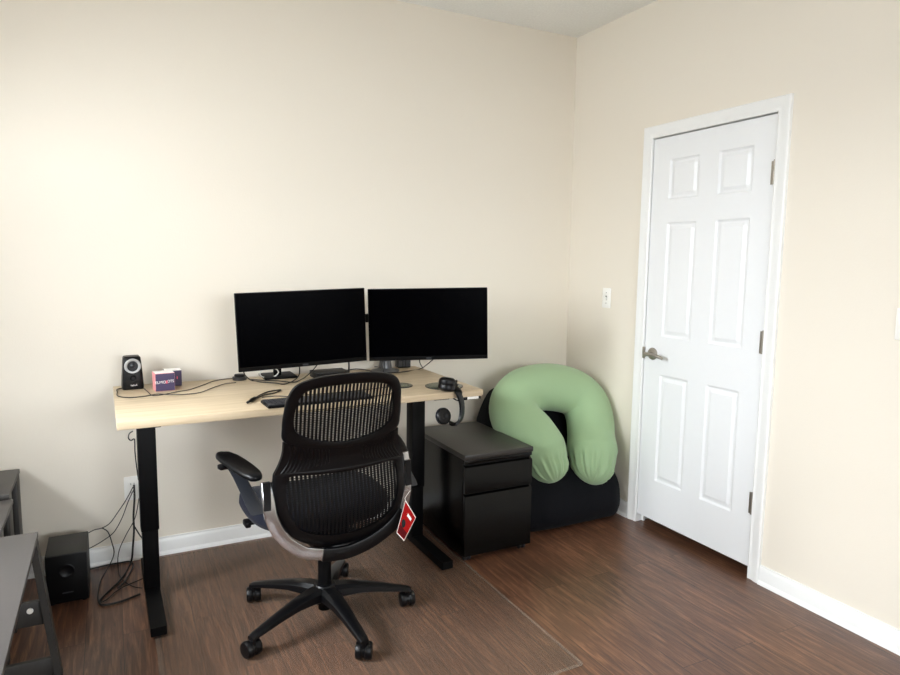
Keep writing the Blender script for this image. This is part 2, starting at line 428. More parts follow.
# ------------------------------------------------------------------ standing desk
DX, DYC, DZ = -1.8247, -.4174, .8514
desk = thing('standing_desk', 'standing desk with pale oak top and black steel legs', 'desk', (DX, DYC, 0), math.radians(.6))
bm = B(); box(bm, -.754, .754, -.3735, .3735, DZ-.029, DZ, .002, 2); obj('desktop', bm, OAK, desk, label='pale oak laminate desktop')
for x in (-.643, .590):
    bm = B(); box(bm, x-.035, x+.035, -.03, .045, .30, DZ-.05, .004)
    lg = obj('leg', bm, BLACKM, desk)
    bm = B(); box(bm, x-.031, x+.031, -.026, .041, .035, .62, .004); obj('inner_column', bm, BLACKM, lg)
    bm = B(); prism(bm, rrect(-.029, .029, -.358, .31, .006), .0, .034); 
    bmesh.ops.transform(bm, matrix=Matrix.Translation((x, 0, .012)), verts=bm.verts); obj('foot', bm, BLACKM, lg)
    for yy in (-.325, .28):
        bm = B(); lathe(bm, [(.001, .0024), (.016, .0024), (.016, .010), (.006, .013), (.001, .013)], 16, Matrix.Translation((x, yy, 0))); obj('foot_glide', bm, BLACKP, lg)
    bm = B(); box(bm, x-.04, x+.04, -.28, .28, DZ-.054, DZ-.0292, .003); obj('top_bracket', bm, BLACKM, desk)
bm = B(); box(bm, -.61, .53, -.02, .02, DZ-.07, DZ-.03, .003); box(bm, -.61, .53, .10, .14, DZ-.07, DZ-.03, .003); obj('cross_rail', bm, BLACKM, desk)
bm = B(); box(bm, .655, .745, -.372, -.32, DZ-.044, DZ-.0292, .004); cp = obj('height_controller', bm, BLACKP, desk)
bm = B(); box(bm, .672, .73, -.3745, -.3715, DZ-.041, DZ-.029, .001); obj('button_panel', bm, PLATE, cp, label='white button panel')

bm = B(); tube(bm, smooth_path([(.609, -.33, DZ-.03), (.63, -.345, DZ-.045), (.66, -.352, DZ-.056), (.665, -.352, DZ-.065), (.645, -.35, DZ-.066)], 5), .0028, 8); obj('cable_hook', bm, BLACKP, desk)

# ------------------------------------------------------------------ monitors on a twin mount
def monitor(label, cx, cy, cz, rz, roll, W):
    t = thing('monitor', label, 'monitor', (cx, cy, cz-.18), rz, 'twin monitors on the desk')
    Rr = Matrix.Rotation(roll, 4, 'Y')
    Mz = Matrix.Translation((0, 0, .18)) @ Rr
    Hh = .352
    bm = B(); box(bm, -W/2, W/2, -.005, .010, -Hh/2, Hh/2, .003, M=Mz); obj('bezel', bm, BEZEL, t)
    bm = B(); box(bm, -W/2+.004, W/2-.004, -.0062, -.004, -Hh/2+.020, Hh/2-.004, 0, M=Mz); obj('screen', bm, SCREEN, t, label='dark switched-off screen')
    bm = B(); poly = rrect(-W/2+.03, W/2-.03, -Hh/2+.012, Hh/2-.03, .02)
    q = rrect(-.17, .17, -.13, .10, .03)
    loft(bm, [[Mz @ Vector((x, .008, z)) for x, z in poly], [Mz @ Vector((x, .024, z)) for x, z in poly], [Mz @ Vector((x, .048, z)) for x, z in q]]); obj('back_shell', bm, BLACKP, t)
    bm = B(); box(bm, -.013, .013, -.0064, -.0048, -Hh/2+.005, -Hh/2+.013, 0, M=Mz); obj('logo_bar', bm, GREYP, t)
    bm = B(); box(bm, -.05, .05, .048, .054, .02, .12, 0, M=Mz); obj('mount_plate', bm, BLACKM, t)
    return t
monitor('left dark monitor on the desk, above the puck and tangle of cords', -1.789, -.37, 1.118, math.radians(-1), math.radians(-2.0), .598)
monitor('right dark monitor angled inwards beside the cabinet end of the desk', -1.197, -.462, 1.128, math.radians(-23), math.radians(-1.4), .583)
zt = DZ
mt = thing('monitor_mount', 'black twin monitor mount with grey right post behind both screens', 'monitor mount', (-1.5, -.22, zt))
def on(px, py): return at(px, py, z=zt+.001)-Vector((-1.5, -.22, zt))
pL = on(279, 378); pR = on(388, 372)
bm = B(); box(bm, pL.x-.075, pL.x+.085, pL.y-.03, pL.y+.12, .0005, .012, .003); obj('base_plate', bm, BLACKM, mt)
bm = B(); box(bm, pL.x-.018, pL.x+.018, pL.y+.02, pL.y+.05, .010, .32, .004); obj('post', bm, BLACKM, mt)
bm = B(); lathe(bm, [(.001, .0005), (.075, .0005), (.075, .006), (.05, .012), (.03, .02), (.001, .02)], 28, Matrix.Translation((pR.x, pR.y+.04, 0))); obj('base_plate', bm, GREYPOST, mt)
bm = B(); lathe(bm, [(.001, .012), (.036, .012), (.030, .06), (.024, .14), (.022, .32), (.001, .32)], 24, Matrix.Translation((pR.x, pR.y+.04, 0))); obj('post', bm, GREYPOST, mt, label='grey tapered post')
zb = .285
bm = B(); tube(bm, [Vector((pL.x, pL.y+.035, zb)), Vector((pR.x, pR.y+.04, zb))], .027, 4, prof=[(-.8, -.6), (-.8, .6), (.8, .6), (.8, -.6)]); obj('cross_bar', bm, BLACKM, mt)
for (mx, my, mz) in ((-1.787, -.315, 1.15), (-1.20, -.412, 1.15)):
    q = Vector((mx, my, mz))-Vector((-1.5, -.22, zt))
    tgt = Vector((pL.x, pL.y+.035, zb)) if mx < -1.5 else Vector((pR.x, pR.y+.04, zb))
    bm = B(); tube(bm, [tgt, q], .018, 10); obj('arm', bm, BLACKM, mt)

# ------------------------------------------------------------------ things on the desk
p = at(131.5, 390, z=DZ); 
sp = thing('desk_speaker', 'small black desktop speaker with silver ringed cone, left end of desk', 'speaker', (p.x+.006, p.y+.045, DZ), math.radians(4))
SPH = .147
def spk_ring(z, w, d): return [Vector((x, y, z)) for x, y in rrect(-w, w, -d, d*.9, min(w, d)*.35, 4)]
bm = B(); loft(bm, [spk_ring(.0005, .043, .040), spk_ring(.010, .044, .042), spk_ring(.06, .041, .04), spk_ring(.12, .037, .036), spk_ring(SPH-.006, .035, .033), spk_ring(SPH, .030, .028)]); obj('cabinet', bm, BLACKP, sp)
Ms = Matrix.Translation((0, -.0355, .105)) @ Matrix.Rotation(PI/2+.06, 4, 'X')
bm = B(); lathe(bm, [(.021, -.004), (.033, -.004), (.034, .003), (.031, .006), (.024, .005), (.021, .0)], 32, Ms); obj('trim_ring', bm, SILVER, sp, label='silver cone ring')
bm = B(); lathe(bm, [(.001, -.003), (.022, -.003), (.022, .0015), (.012, .0005), (.010, .002), (.006, .005), (.001, .006)], 28, Ms); obj('cone', bm, GREYP, sp)
bm = B(); lathe(bm, [(.001, 0), (.013, 0), (.013, .002), (.010, .001), (.001, -.001)], 24, Matrix.Translation((0, -.0400, .052)) @ Matrix.Rotation(PI/2, 4, 'X')); obj('bass_port', bm, BEZEL, sp)
text('lettering', 'logitech', .0085, INK, sp, Matrix.Translation((.002, -.0432, .020)) @ FACE_Y)

def carton(label, x, y, w, rz, printed, side, grp='small cartons beside the desk speaker'):
    t = thing('carton', label, 'box', (x, y, DZ), rz, grp)
    h = w
    bm = B(); box(bm, -w/2, w/2, -w/2, w/2, .0005, h, .0015); obj('body', bm, side, t)
    bm = B(); box(bm, -w/2+.001, w/2-.001, -w/2-.0008, -w/2+.001, .002, h-.002); obj('front_panel', bm, PURPLE, t, label='dark purple printed front')
    bm = B(); box(bm, -w/2+.001, w/2-.001, -w/2+.001, w/2-.001, h-.001, h+.0006); obj('top_panel', bm, WHITEC, t, label='white top')
    if printed:
        text('lettering', 'ELMO', .0195, INK, t, Matrix.Translation((-.019, -w/2-.001, h*.50)) @ FACE_Y @ Matrix.Diagonal((.9, .85, 1, 1)))
        text('lettering', 'OTS', .0195, INK, t, Matrix.Translation((.022, -w/2-.001, h*.53)) @ FACE_Y @ Matrix.Diagonal((.75, .85, 1, 1)))
        bm = B()
        for a in (.9, -.9, PI/2):
            box(bm, -.007, .007, -w/2-.0018, -w/2-.0008, -.0012, .0012, M=Matrix.Translation((.006, 0, h*.50)) @ Matrix.Rotation(a, 4, 'Y'))
        obj('star_mark', bm, PINKINK, t)
    else:
        bm = B(); box(bm, .014, .018, -w/2-.0016, -w/2-.0006, h*.45, h*.62); obj('printed_mark', bm, PINKINK, t)
    return t
p = at(167, 391, z=DZ); carton('front carton with pink side and white lettering on purple front', p.x-.010, p.y+.040, .080, math.radians(6), True, PINK)
p = at(174.5, 386.5, z=DZ); carton('rear carton half hidden behind the lettered one', p.x-.004, p.y+.045, .072, math.radians(2), False, PURPLE)

p = at(241, 381, z=DZ)
t = thing('control_pod', 'small black round volume pod below the left monitor corner', 'volume control', (p.x, p.y+.035, DZ))
bm = B(); lathe(bm, [(.001, .0005), (.033, .0005), (.034, .006), (.034, .015), (.028, .017), (.001, .017)], 28); obj('body', bm, GREYP, t)
bm = B(); lathe(bm, [(.001, .016), (.025, .016), (.025, .026), (.022, .028), (.001, .028)], 28); obj('knob', bm, BLACKP, t)

# electronics box behind the chair back and a small adapter under the right screen
p = at(333, 379, z=DZ)
t = thing('docking_station', 'flat dark docking box on the desk behind the chair top', 'docking station', (p.x, p.y+.06, DZ), math.radians(2))
bm = B(); box(bm, -.085, .085, -.055, .055, .002, .034, .003); obj('case', bm, BOXM, t)
bm = B(); box(bm, -.083, .083, -.0562, -.0545, .006, .030); f_ = obj('front_grille', bm, BLACKP, t)
for x in (-.07, .07):
    bm = B(); cyl(bm, (x, -.03, 0.0003), (x, -.03, .004), .008, 12); obj('rubber_foot', bm, BLACKP, t)
p = at(405, 368, z=DZ)
t = thing('power_adapter', 'small black adapter block under the right monitor', 'adapter', (p.x, p.y+.03, DZ), math.radians(-6))
bm = B(); box(bm, -.036, .036, -.03, .03, .0005, .05, .004); obj('body', bm, BLACKP, t)
bm = B(); box(bm, -.034, -.012, -.0315, -.0295, .008, .042); box(bm, -.006, .004, -.0315, -.0295, .008, .042); box(bm, .010, .032, -.0315, -.0295, .008, .042); obj('port_strip', bm, GREYP, t)

# white reflective clip tangle at the left stand: a loop of white cable
p = at(272, 378, z=DZ)
bm = B()
loop = [Vector((p.x+.045*math.cos(a)-.02, p.y-.035-.015*math.sin(a), DZ+.032+.026*math.sin(a))) for a in [i*PI/4 for i in range(9)]]
tube(bm, smooth_path(loop, 4), .003, 6)
tag(obj('white_cable', bm, WHITECABLE), 'white cable coiled in front of the left monitor post', 'cable')

# keyboard
pk = at(261.5, 409.5, z=DZ)
kb = thing('keyboard', 'dark slim keyboard on the desk behind the chair back', 'keyboard', (pk.x+.244, pk.y+.064, DZ), math.radians(2.2))
bm = B(); box(bm, -.222, .222, -.062, .062, .001, .012, .003); obj('case', bm, BEZEL, kb)
bm = B()
for r in range(5):
    y = -.048+r*.0235
    if r == 0:
        xs = [(-.205+.029*i, .0255) for i in range(3)]+[(-.06, .15)]+[(.085+.029*i, .0255) for i in range(5)]
    else: xs = [(-.208+.0189*i, .0165) for i in range(23)]
    for x, w in xs:
        box(bm, x-w/2, x+w/2, y-.0095, y+.0095, .0115, .0155)
obj('keys', bm, KEYM, kb)

# coasters and headphones
def coaster(label, px, py, r):
    p = at(px, py, z=DZ)
    t = thing('coaster', label, 'coaster', (p.x, p.y, DZ), 0, 'round smoky coasters')
    bm = B(); lathe(bm, [(.001, .0004), (r, .0004), (r, .004), (r-.004, .005), (.001, .005)], 40); obj('disc', bm, COAST, t)
    bm = B(); lathe(bm, [(.030, .005), (r-.012, .005), (r-.014, .0056), (.030, .0056)], 40); obj('printed_ring', bm, COASTI, t)
    return p
coaster('smoky round coaster beside the top right corner of the chair back', 399.5, 386, .062)
pc = coaster('smoky round coaster under the headphones near the desk corner', 444, 386.5, .089)

hp = thing('headphones', 'black headphones draped over the desk edge on the right coaster', 'headphones', (0, 0, 0))
yE = DYC-.3735+.0105*(pc.x-DX)-.004                                    # just in front of the desk edge
c1 = at(447, 384.5, z=DZ+.033)
c2 = at(445, 416, y=yE-.01)
bm = B(); lathe(bm, [(.001, -.027), (.030, -.027), (.040, -.018), (.041, -.006), (.038, .002), (.040, .008), (.038, .022), (.028, .030), (.001, .032)], 30, Matrix.Translation(c1) @ Matrix.Rotation(.12, 4, 'Y')); e1 = obj('ear_cup', bm, BLACKP, hp)
bm = B(); lathe(bm, [(.020, -.02), (.036, -.018), (.038, -.008), (.034, -.002), (.022, .002), (.012, .0), (.001, -.004)], 30, Matrix.Translation(c2) @ Matrix.Rotation(PI/2-.25, 4, 'X') @ Matrix.Rotation(.15, 4, 'Y')); e2 = obj('ear_cup', bm, BLACKP, hp)
bm = B(); lathe(bm, [(.001, -.03), (.03, -.03), (.038, -.02), (.037, -.012), (.001, -.012)], 30, Matrix.Translation(c2) @ Matrix.Rotation(PI/2-.25, 4, 'X') @ Matrix.Rotation(.15, 4, 'Y')); obj('cushion', bm, SEATF, e2)
band = [c1+Vector((.034, -.014, .012)), at(455, 387, y=pc.y-.055), at(458.5, 393, y=yE-.012), at(461.5, 402, y=yE-.02), at(462, 412, y=yE-.02), at(460, 420, y=yE-.02), at(455, 424, y=yE-.018), at(449.5, 423, y=yE-.014)]
bp_ = smooth_path(band, 6)
bm = B(); n = len(bp_)
tube(bm, bp_, [.017 if 4 < i < n-6 else .012 for i in range(n)], prof=[(-1, -.28), (-1, .28), (0, .4), (1, .28), (1, -.28), (0, -.4)], upv=(.75, .5, .1)); obj('headband', bm, BLACKP, hp)

# ------------------------------------------------------------------ cables
def cable(label, pts, r=.0024, name='cable', group=None, material=None):
    bm = B(); tube(bm, smooth_path(pts, 7), r, 7)
    o = obj(name, bm, material or CABLE); return tag(o, label, 'cable', group)
dz = DZ+.0035
def dk(px, py, z=None):
    p = at(px, py, z=z or dz)
    p.x = max(p.x, -2.566); return p
cable('thin black cord looping round the desk speaker base to the puck', [dk(123, 388), dk(116, 389.5), dk(114.5, 392), dk(118, 396), dk(130, 397.5), dk(146, 396), dk(158, 394), dk(170, 394.6), dk(186, 394.2), dk(200, 392.5), dk(212, 388), dk(224, 384), dk(236, 382.5)], .002)
cable('thin black cord crossing beside the lettered carton towards the puck', [dk(144, 388.5), dk(148, 392), dk(153, 395.5), dk(166, 394), dk(178, 391.5), dk(190, 389.5), dk(203, 385), dk(214, 381), dk(226, 379), dk(237, 378.6)], .002)
mb = .945
cable('black cord drooping from the left monitor corner along the desk', [at(243, 368, y=-.33), at(245, 375, y=-.31), dk(252, 380.5), dk(262, 382), dk(275, 383), dk(284, 384), dk(293, 381), at(299, 375, y=-.30), at(299.5, 364, y=-.33)], .0028)
cable('black cord sweeping down from the middle of the left monitor', [at(320, 361, y=-.32), at(313, 370, y=-.30), dk(304, 378), dk(294, 382), dk(280, 381), dk(268, 380.5), dk(250, 379.5)], .0026)
cable('black cord hanging straight down by the docking box', [at(348.5, 357, y=-.33), at(349, 365, y=-.33), dk(349.5, 377.5), dk(356, 375)], .004)
cable('black cord hanging in front of the grey mount post', [at(382, 355, y=-.32), at(382.5, 364, y=-.34), dk(383, 378), dk(376, 381)], .004)
cable('black cord running from the right monitor to the docking box', [at(438, 355, y=-.46), at(430, 362, y=-.40), dk(420, 369), dk(405, 371.5), dk(392, 372.8), dk(375, 371.5), dk(358, 369), dk(346, 370.5)], .0026)
cable('short black cord dropping behind the right monitor to the desk', [at(419.5, 355, y=-.40), at(420, 363, y=-.38), dk(423, 368)], .0026)
cable('black cord lying on the desk behind the docking box', [dk(318, 371), dk(328, 367), dk(345, 365), dk(365, 366), dk(378, 367)], .0026)
# usb lead beside the keyboard
t = thing('usb_lead', 'short black lead with a plug beside the keyboard', 'cable', (0, 0, 0))
bm = B(); a, c = dk(247.5, 403.5), dk(255, 399); a.z += .004; c.z += .004
tube(bm, [a, a.lerp(c, .45), a.lerp(c, .5), c], [.0055, .0055, .0085, .0075], 8); obj('plug', bm, BLACKP, t)
bm = B(); tube(bm, smooth_path([c, dk(261, 394.5), dk(269, 391.5), dk(281, 389.8), dk(274, 393), dk(264, 395), dk(254, 399.5)], 7), .0028, 7); obj('cord', bm, CABLE, t)
cable('thin black keyboard cord behind its left end', [dk(262, 397.5), dk(270, 396.3), dk(279, 396), dk(288, 396.5)], .002)

# cords under the desk: hanging near the wall, lying on the floor
yw = -.06
def fl(px, py):
    p = at(px, py, z=.0062); p.y = min(p.y, -.032); return p
cable('black cord hanging in a small loop under the left desk end', [at(133, 431, y=-.25), at(129.5, 433.5, y=-.25), at(128.5, 438, y=-.25), at(131, 440.5, y=-.24), at(134.5, 439.5, y=-.23), at(135, 452, y=-.15), at(137, 470, y=-.08), at(138.5, 480, y=-.05)], .0028)
cable('thick black power cord falling from the wall outlet to a floor coil', [at(134, 485, y=-.03), at(134.5, 498, y=-.07), at(133.5, 516, y=-.08), at(134, 530, y=-.09), at(133, 545, y=-.10), fl(131, 562), fl(122, 578), fl(110, 590), fl(101, 599), fl(100, 604), fl(108, 604.5), fl(122, 601), fl(140, 594)], .0045)
cable('thin black cord from the outlet down to the black box speaker top', [at(133, 487, y=-.03), at(126, 500, y=-.05), at(118, 512, y=-.06), at(110, 523, y=-.07), at(102, 528, y=-.08), at(94, 530, y=-.09), at(85, 535, y=-.10)], .0022)
cable('thin black cord from the outlet to the back of the black box speaker', [at(134, 489, y=-.035), at(128, 502, y=-.05), at(122, 518, y=-.06), at(114, 532, y=-.07), at(104, 540, y=-.08), at(94, 546, y=-.09), at(84, 551, y=-.1)], .0022)
cable('thin black cord looping onto the floor beside the black box speaker', [at(102, 528, y=-.085), at(108, 532, y=-.09), at(112, 543, y=-.10), at(114, 553, y=-.10), fl(110, 563), fl(101, 580), fl(98, 594), fl(99, 602), fl(106, 600), fl(118, 590), fl(130, 584), fl(144, 578)], .0024)
cable('black floor cord arching from the box speaker to the desk leg', [fl(86, 570), fl(97, 567.5), fl(110, 562.5), fl(121, 561), fl(130, 561.5), fl(133, 566), fl(126, 580), fl(118, 588)], .0032)
cable('thin black cord hanging past the outlet to the floor tangle', [at(139, 498, y=-.10), at(135, 518, y=-.1), at(126, 535, y=-.1), at(119, 551, y=-.1), fl(118, 566), fl(121, 578), fl(132, 586), fl(142, 588)], .002)
cable('black cord slanting down behind the left desk leg', [at(133, 524, y=-.09), at(139, 534, y=-.11), at(145, 543, y=-.13), at(147, 556, y=-.15), fl(150, 572)], .003)

# ------------------------------------------------------------------ subwoofer
sb = thing('subwoofer', 'black box speaker on the floor left of the desk leg', 'speaker', (-2.782, -.232, 0))
W2, D2, H2 = .076, .115, .216
bm = B(); box(bm, -W2, W2, -D2+.006, D2, .008, H2, .002); obj('cabinet', bm, BOXM, sb)
bm = B(); box(bm, -W2+.002, W2-.002, -D2, -D2+.007, .010, H2-.002, .003); obj('front_panel', bm, BEZEL, sb)
bm = B(); lathe(bm, [(.020, 0), (.028, 0), (.030, .003), (.026, .005), (.020, .001)], 28, Matrix.Translation((0, -D2, H2*.68)) @ Matrix.Rotation(PI/2, 4, 'X')); obj('bass_port', bm, BLACKP, sb)
bm = B(); box(bm, -.02, .02, -D2-.001, -D2+.001, .050, .055); obj('badge', bm, GREYP, sb)
for sx in (-1, 1):
    for sy in (-1, 1):
        bm = B(); lathe(bm, [(.001, 0), (.010, 0), (.012, .009), (.001, .009)], 14, Matrix.Translation((sx*.058, sy*.09, 0))); obj('foot', bm, BLACKP, sb)

# ------------------------------------------------------------------ mobile pedestal
CX0, CX1, CY0, CY1, CZ = -1.131, -.748, -.737, -.165, .532
cb = thing('file_cabinet', 'black steel drawer pedestal on casters under the desk end', 'cabinet', ((CX0+CX1)/2, (CY0+CY1)/2, 0))
w, d = (CX1-CX0)/2, (CY1-CY0)/2
bm = B(); box(bm, -w, w, -d+.022, d, .030, CZ-.012, .002); obj('body', bm, CABM, cb)
bm = B(); box(bm, -w-.001, w+.001, -d, d+.001, CZ-.026, CZ, .003); obj('top', bm, CABTOP, cb, label='black steel top with painted-in wall reflection')
for z0, z1 in ((.345, .478), (.034, .337)):
    bm = B()
    pr = [(-d+.02, z0), (-d, z0), (-d, z1-.016), (-d+.004, z1-.008), (-d+.014, z1-.003), (-d+.02, z1)]
    loft(bm, [[Vector((x, y, z)) for y, z in pr] for x in (-w+.003, w-.003)])
    dw = obj('drawer', bm, CABM, cb)
    bm = B(); box(bm, -w+.012, w-.012, -d+.016, -d+.021, z1-.002, z1+.007); obj('finger_pull', bm, BEZEL, dw)
bm = B(); box(bm, -w+.003, w-.003, -d+.004, -d+.022, .487, CZ-.027, .002); obj('top_rail', bm, CABM, cb)
for sx in (-1, 1):
    for sy in (-1, 1):
        x, y = sx*(w-.035), sy*(d-.045)
        bm = B(); box(bm, x-.012, x+.012, y-.012, y+.012, .036, .046); cs = obj('caster', bm, BLACKP, cb)
        for s in (-1, 1):
            bm = B(); cyl(bm, (x+s*.004, y-.006, .020), (x+s*.015, y-.006, .020), .020 - .0003, 18); obj('wheel', bm, GREYP, cs)

# ------------------------------------------------------------------ bean bag in the corner
def bagring(z, x0, x1, y0, y1, e, seed):
    o = []; n = 56
    cx, cy, a, c = (x0+x1)/2, (y0+y1)/2, (x1-x0)/2, (y1-y0)/2
    for i in range(n):
        t = 2*PI*i/n; ct, st = math.cos(t), math.sin(t)
        wob = 1+.012*math.sin(5*t+seed)+.008*math.sin(11*t+2.3*seed)
        o.append(Vector((cx+a*wob*math.copysign(abs(ct)**e, ct), cy+c*wob*math.copysign(abs(st)**e, st), z)))
    return o
prof = [(.004, -.70, -.030, -.585, -.060, .42), (.02, -.725, -.014, -.625, -.04, .40), (.07, -.738, -.008, -.655, -.030, .40), (.13, -.738, -.006, -.650, -.028, .42), (.19, -.738, -.006, -.635, -.028, .38),
        (.25, -.738, -.006, -.590, -.028, .38), (.33, -.738, -.008, -.505, -.028, .42), (.42, -.735, -.03, -.37, -.028, .52), (.50, -.725, -.06, -.29, -.028, .55), (.56, -.70, -.10, -.24, -.028, .6), (.63, -.660, -.16, -.20, -.030, .65), (.685, -.62, -.24, -.165, -.035, .7), (.70, -.58, -.30, -.14, -.05, .8)]
bm = B(); loft(bm, [bagring(*q, seed=.35*i) for i, q in enumerate(prof)])
bb = obj('bean_bag', bm, BAGF, angle=80)
tag(bb, 'large black fabric bean bag slumped in the corner by the door', 'bean bag')
sd = bb.modifiers.new('s', 'SUBSURF'); sd.levels = 1; sd.render_levels = 1

# U-shaped pillow leaning on the bag
def pl(px, py):
    # leaning plane y = -.675+(z-.25)*.66
    dd = fw + rt*((px-450)/F_PX) - up*((py-337.5)/F_PX)
    k = .66; tt = (-.605+k*(CAM.z-.25)-CAM.y)/(dd.y-k*dd.z)
    return CAM+dd*tt
cl = [(548, 464), (542, 451), (530, 435), (517, 420), (514, 405), (522, 393), (537, 387.5), (555, 387.5), (573, 392.5), (585, 404), (590, 420), (591, 436), (592, 450), (592, 464)]
rpx = [20, 26, 27, 26, 25, 24, 23.5, 24, 23.8, 24, 24, 24, 26, 22]
cw = [pl(*q) for q in cl]
rad = [r/F_PX*((q-CAM).dot(fw)) for r, q in zip(rpx, cw)]
cs_ = smooth_path(cw, 5)
rs = []
for i in range(len(rad)-1):
    for s in range(5):
        t = s/5; rs.append(rad[i]*(1-t)+rad[i+1]*t)
rs.append(rad[-1])
# round the two ends off
def endcap(pts, rads, first):
    i0, i1 = (0, 1) if first else (-1, -2)
    dr_ = (pts[i0]-pts[i1]).normalized(); p0, r0_ = pts[i0], rads[i0]
    ex = [(p0+dr_*(r0_*.95*math.sin(a)), r0_*math.cos(a)) for a in (.35, .7, 1.0, 1.25, 1.45, 1.55)]
    return ex
e1_ = endcap(cs_, rs, True); e2_ = endcap(cs_, rs, False)
pts = [e[0] for e in reversed(e1_)]+cs_+[e[0] for e in e2_]; rds = [e[1] for e in reversed(e1_)]+rs+[e[1] for e in e2_]
nrm = Vector((0, -1, .66)).normalized()
bm = B(); rings = []; n = len(pts); S = 110
for i, (p_, r_) in enumerate(zip(pts, rds)):
    tg = (pts[min(i+1, n-1)]-pts[max(i-1, 0)]).normalized()
    a = (nrm-tg*nrm.dot(tg)).normalized(); b_ = tg.cross(a)
    ed = min(i, n-1-i)
    amp = .11*max(0, 1-abs(ed-4.5)/4.5)
    ring = []
    for j in range(S):
        t = 2*PI*j/S
        f = 1+amp*(math.sin(13*t+.05*i)*.45+math.sin(23*t+1.3)*.35+math.sin(37*t)*.2)
        ring.append(p_+a*(math.cos(t)*r_*f*.92)+b_*(math.sin(t)*r_*f))
    rings.append(ring)
loft(bm, rings)
tag(obj('support_pillow', bm, GREEN, angle=80), 'sage green U-shaped pillow leaning on the black bean bag', 'pillow')

# ------------------------------------------------------------------ grey tables at the left edge
def side_table(label, x0, x1, y0, y1, z):
    t = thing('side_table', label, 'table', ((x0+x1)/2, (y0+y1)/2, 0), 0, 'grey low tables along the left')
    a, c = (x1-x0)/2, (y1-y0)/2
    bm = B(); box(bm, -a, a, -c, c, z-.018, z, .002); obj('tabletop', bm, TABLEM, t)
    for sx in (-1, 1):
        for yy in (c-.05, -c+.05):
            bm = B(); box(bm, sx*a-(.022 if sx > 0 else 0)-sx*.003, sx*a+(0 if sx > 0 else .022)-sx*.003, yy-.048, yy+.048, 0, z-.018, .002); obj('leg', bm, TABLED, t)
    for y_ in (c-.021, -c+.021):
        bm = B(); box(bm, -a+.026, a-.026, y_-.009, y_+.009, z-.09, z-.0185); obj('apron', bm, TABLED, t)
    return t
side_table('grey low table against the wall, farthest of the row', -3.42, -2.958, -.385, -.03, .512)
side_table('grey low table in the middle of the row, behind the bench', -3.42, -2.943, -.79, -.405, .498)
bn = thing('bench', 'grey wooden bench with splayed leg, nearest at the left edge', 'bench', (-3.1, -1.25, 0))
ox, oy = -3.1, -1.25
bz = .5
bm = B(); box(bm, -3.40-ox, -2.828-ox, -1.72-oy, -.808-oy, bz-.018, bz, .002); obj('seat_board', bm, TABLEM, bn)
for sx, xt, xf in ((1, -2.842, -2.785), (-1, -3.386, -3.443)):
    for yt, yf, wd in ((-.835, -.875, 1), (-1.69, -1.66, -1)):
        bm = B()
        rings = []
        for x, y, z, hw in ((xt, yt, bz-.018, .030), (xf, yf, 0, .020)):
            rings.append([Vector((x-ox+i*.011, y-oy+j*hw, z)) for i, j in ((-1, -1), (1, -1), (1, 1), (-1, 1))])
        loft(bm, rings); obj('leg', bm, TABLED, bn)
def stret(z0, z1, y, th):
    def xr(z): return -2.842+(.5-z)/.5*.057-.012
    bm = B(); hw = xr((z0+z1)/2)
    box(bm, -3.114-(hw+3.114)-ox, hw-ox, y-th/2-oy, y+th/2-oy, z0, z1, .002); return bm
st = obj('upper_stretcher', stret(.19, .275, -.850, .018), TABLED, bn)
q = at(30, 611, y=-.860)
bm = B(); lathe(bm, [(.004, 0), (.010, 0), (.010, .003), (.008, .004), (.004, .003)], 20, Matrix.Translation((q.x-ox, q.y-oy, q.z)) @ Matrix.Rotation(PI/2, 4, 'X')); wsh = obj('bolt_washer', bm, PLATE, st, label='pale round bolt washer')
obj('lower_stretcher', stret(.0, .075, -.872, .02), TABLED, bn)

# ------------------------------------------------------------------ office chair
CHX, CHY, TH = -1.86, -.915, math.radians(4)
ch = thing('office_chair', 'black office chair with slotted back and silver arm supports on the mat', 'chair', (CHX, CHY, MATH), TH)
zs = [.34, .40, .50, .58, .66, .74, .82, .92, 1.02, 1.08]; ysf = [-.155, -.18, -.215, -.225, -.225, -.235, -.26, -.30, -.345, -.37]
def yprof(z):
    if z <= zs[0]: return ysf[0]
    for i in range(len(zs)-1):
        if z <= zs[i+1]:
            t = (z-zs[i])/(zs[i+1]-zs[i]); return ysf[i]+(ysf[i+1]-ysf[i])*t
    return ysf[-1]
def S_(x, z, off=0):
    """point on the back shell; off > 0 lies behind it"""
    sh = .02-.085*(z-.43)
    return Vector((x+sh, yprof(z)+.6*x*x-off, z-MATH))
def mirror(half):            # half: top centre -> right side -> bottom centre
    return half+[(-x, z) for x, z in reversed(half[1:-1])]
def loopify(half, n=6): return [(p.x, p.z) for p in smooth_path([Vector((x, 0, z)) for x, z in mirror(half)], n, True)]
def ring_mesh(outer, inner, th):
    bm = B(); rings = []
    cs = [(0, 0), (.06, .75), (.3, 1), (.7, 1), (.94, .75), (1, 0), (.94, -.75), (.7, -1), (.3, -1), (.06, -.75)]
    for (ox_, oz_), (ix, iz) in zip(outer, inner):
        rings.append([S_(ox_+(ix-ox_)*s, oz_+(iz-oz_)*s, k*th) for s, k in cs])
    loft(bm, rings, loop=True); return bm
UO = [(0, 1.060), (.105, 1.054), (.178, 1.030), (.207, .985), (.217, .93), (.222, .87), (.214, .815), (.14, .782), (0, .768)]
UI = [(0, 1.018), (.100, 1.012), (.150, .998), (.172, .970), (.181, .93), (.183, .88), (.168, .846), (.11, .815), (0, .797)]
LO = [(0, .700), (.12, .700), (.236, .700), (.256, .675), (.257, .60), (.244, .52), (.200, .440), (.108, .390), (0, .374)]
LI = [(0, .676), (.10, .678), (.186, .682), (.209, .660), (.214, .60), (.205, .535), (.168, .472), (.09, .440), (0, .430)]
ou, iu = loopify(UO), loopify(UI); ol, il = loopify(LO), loopify(LI)
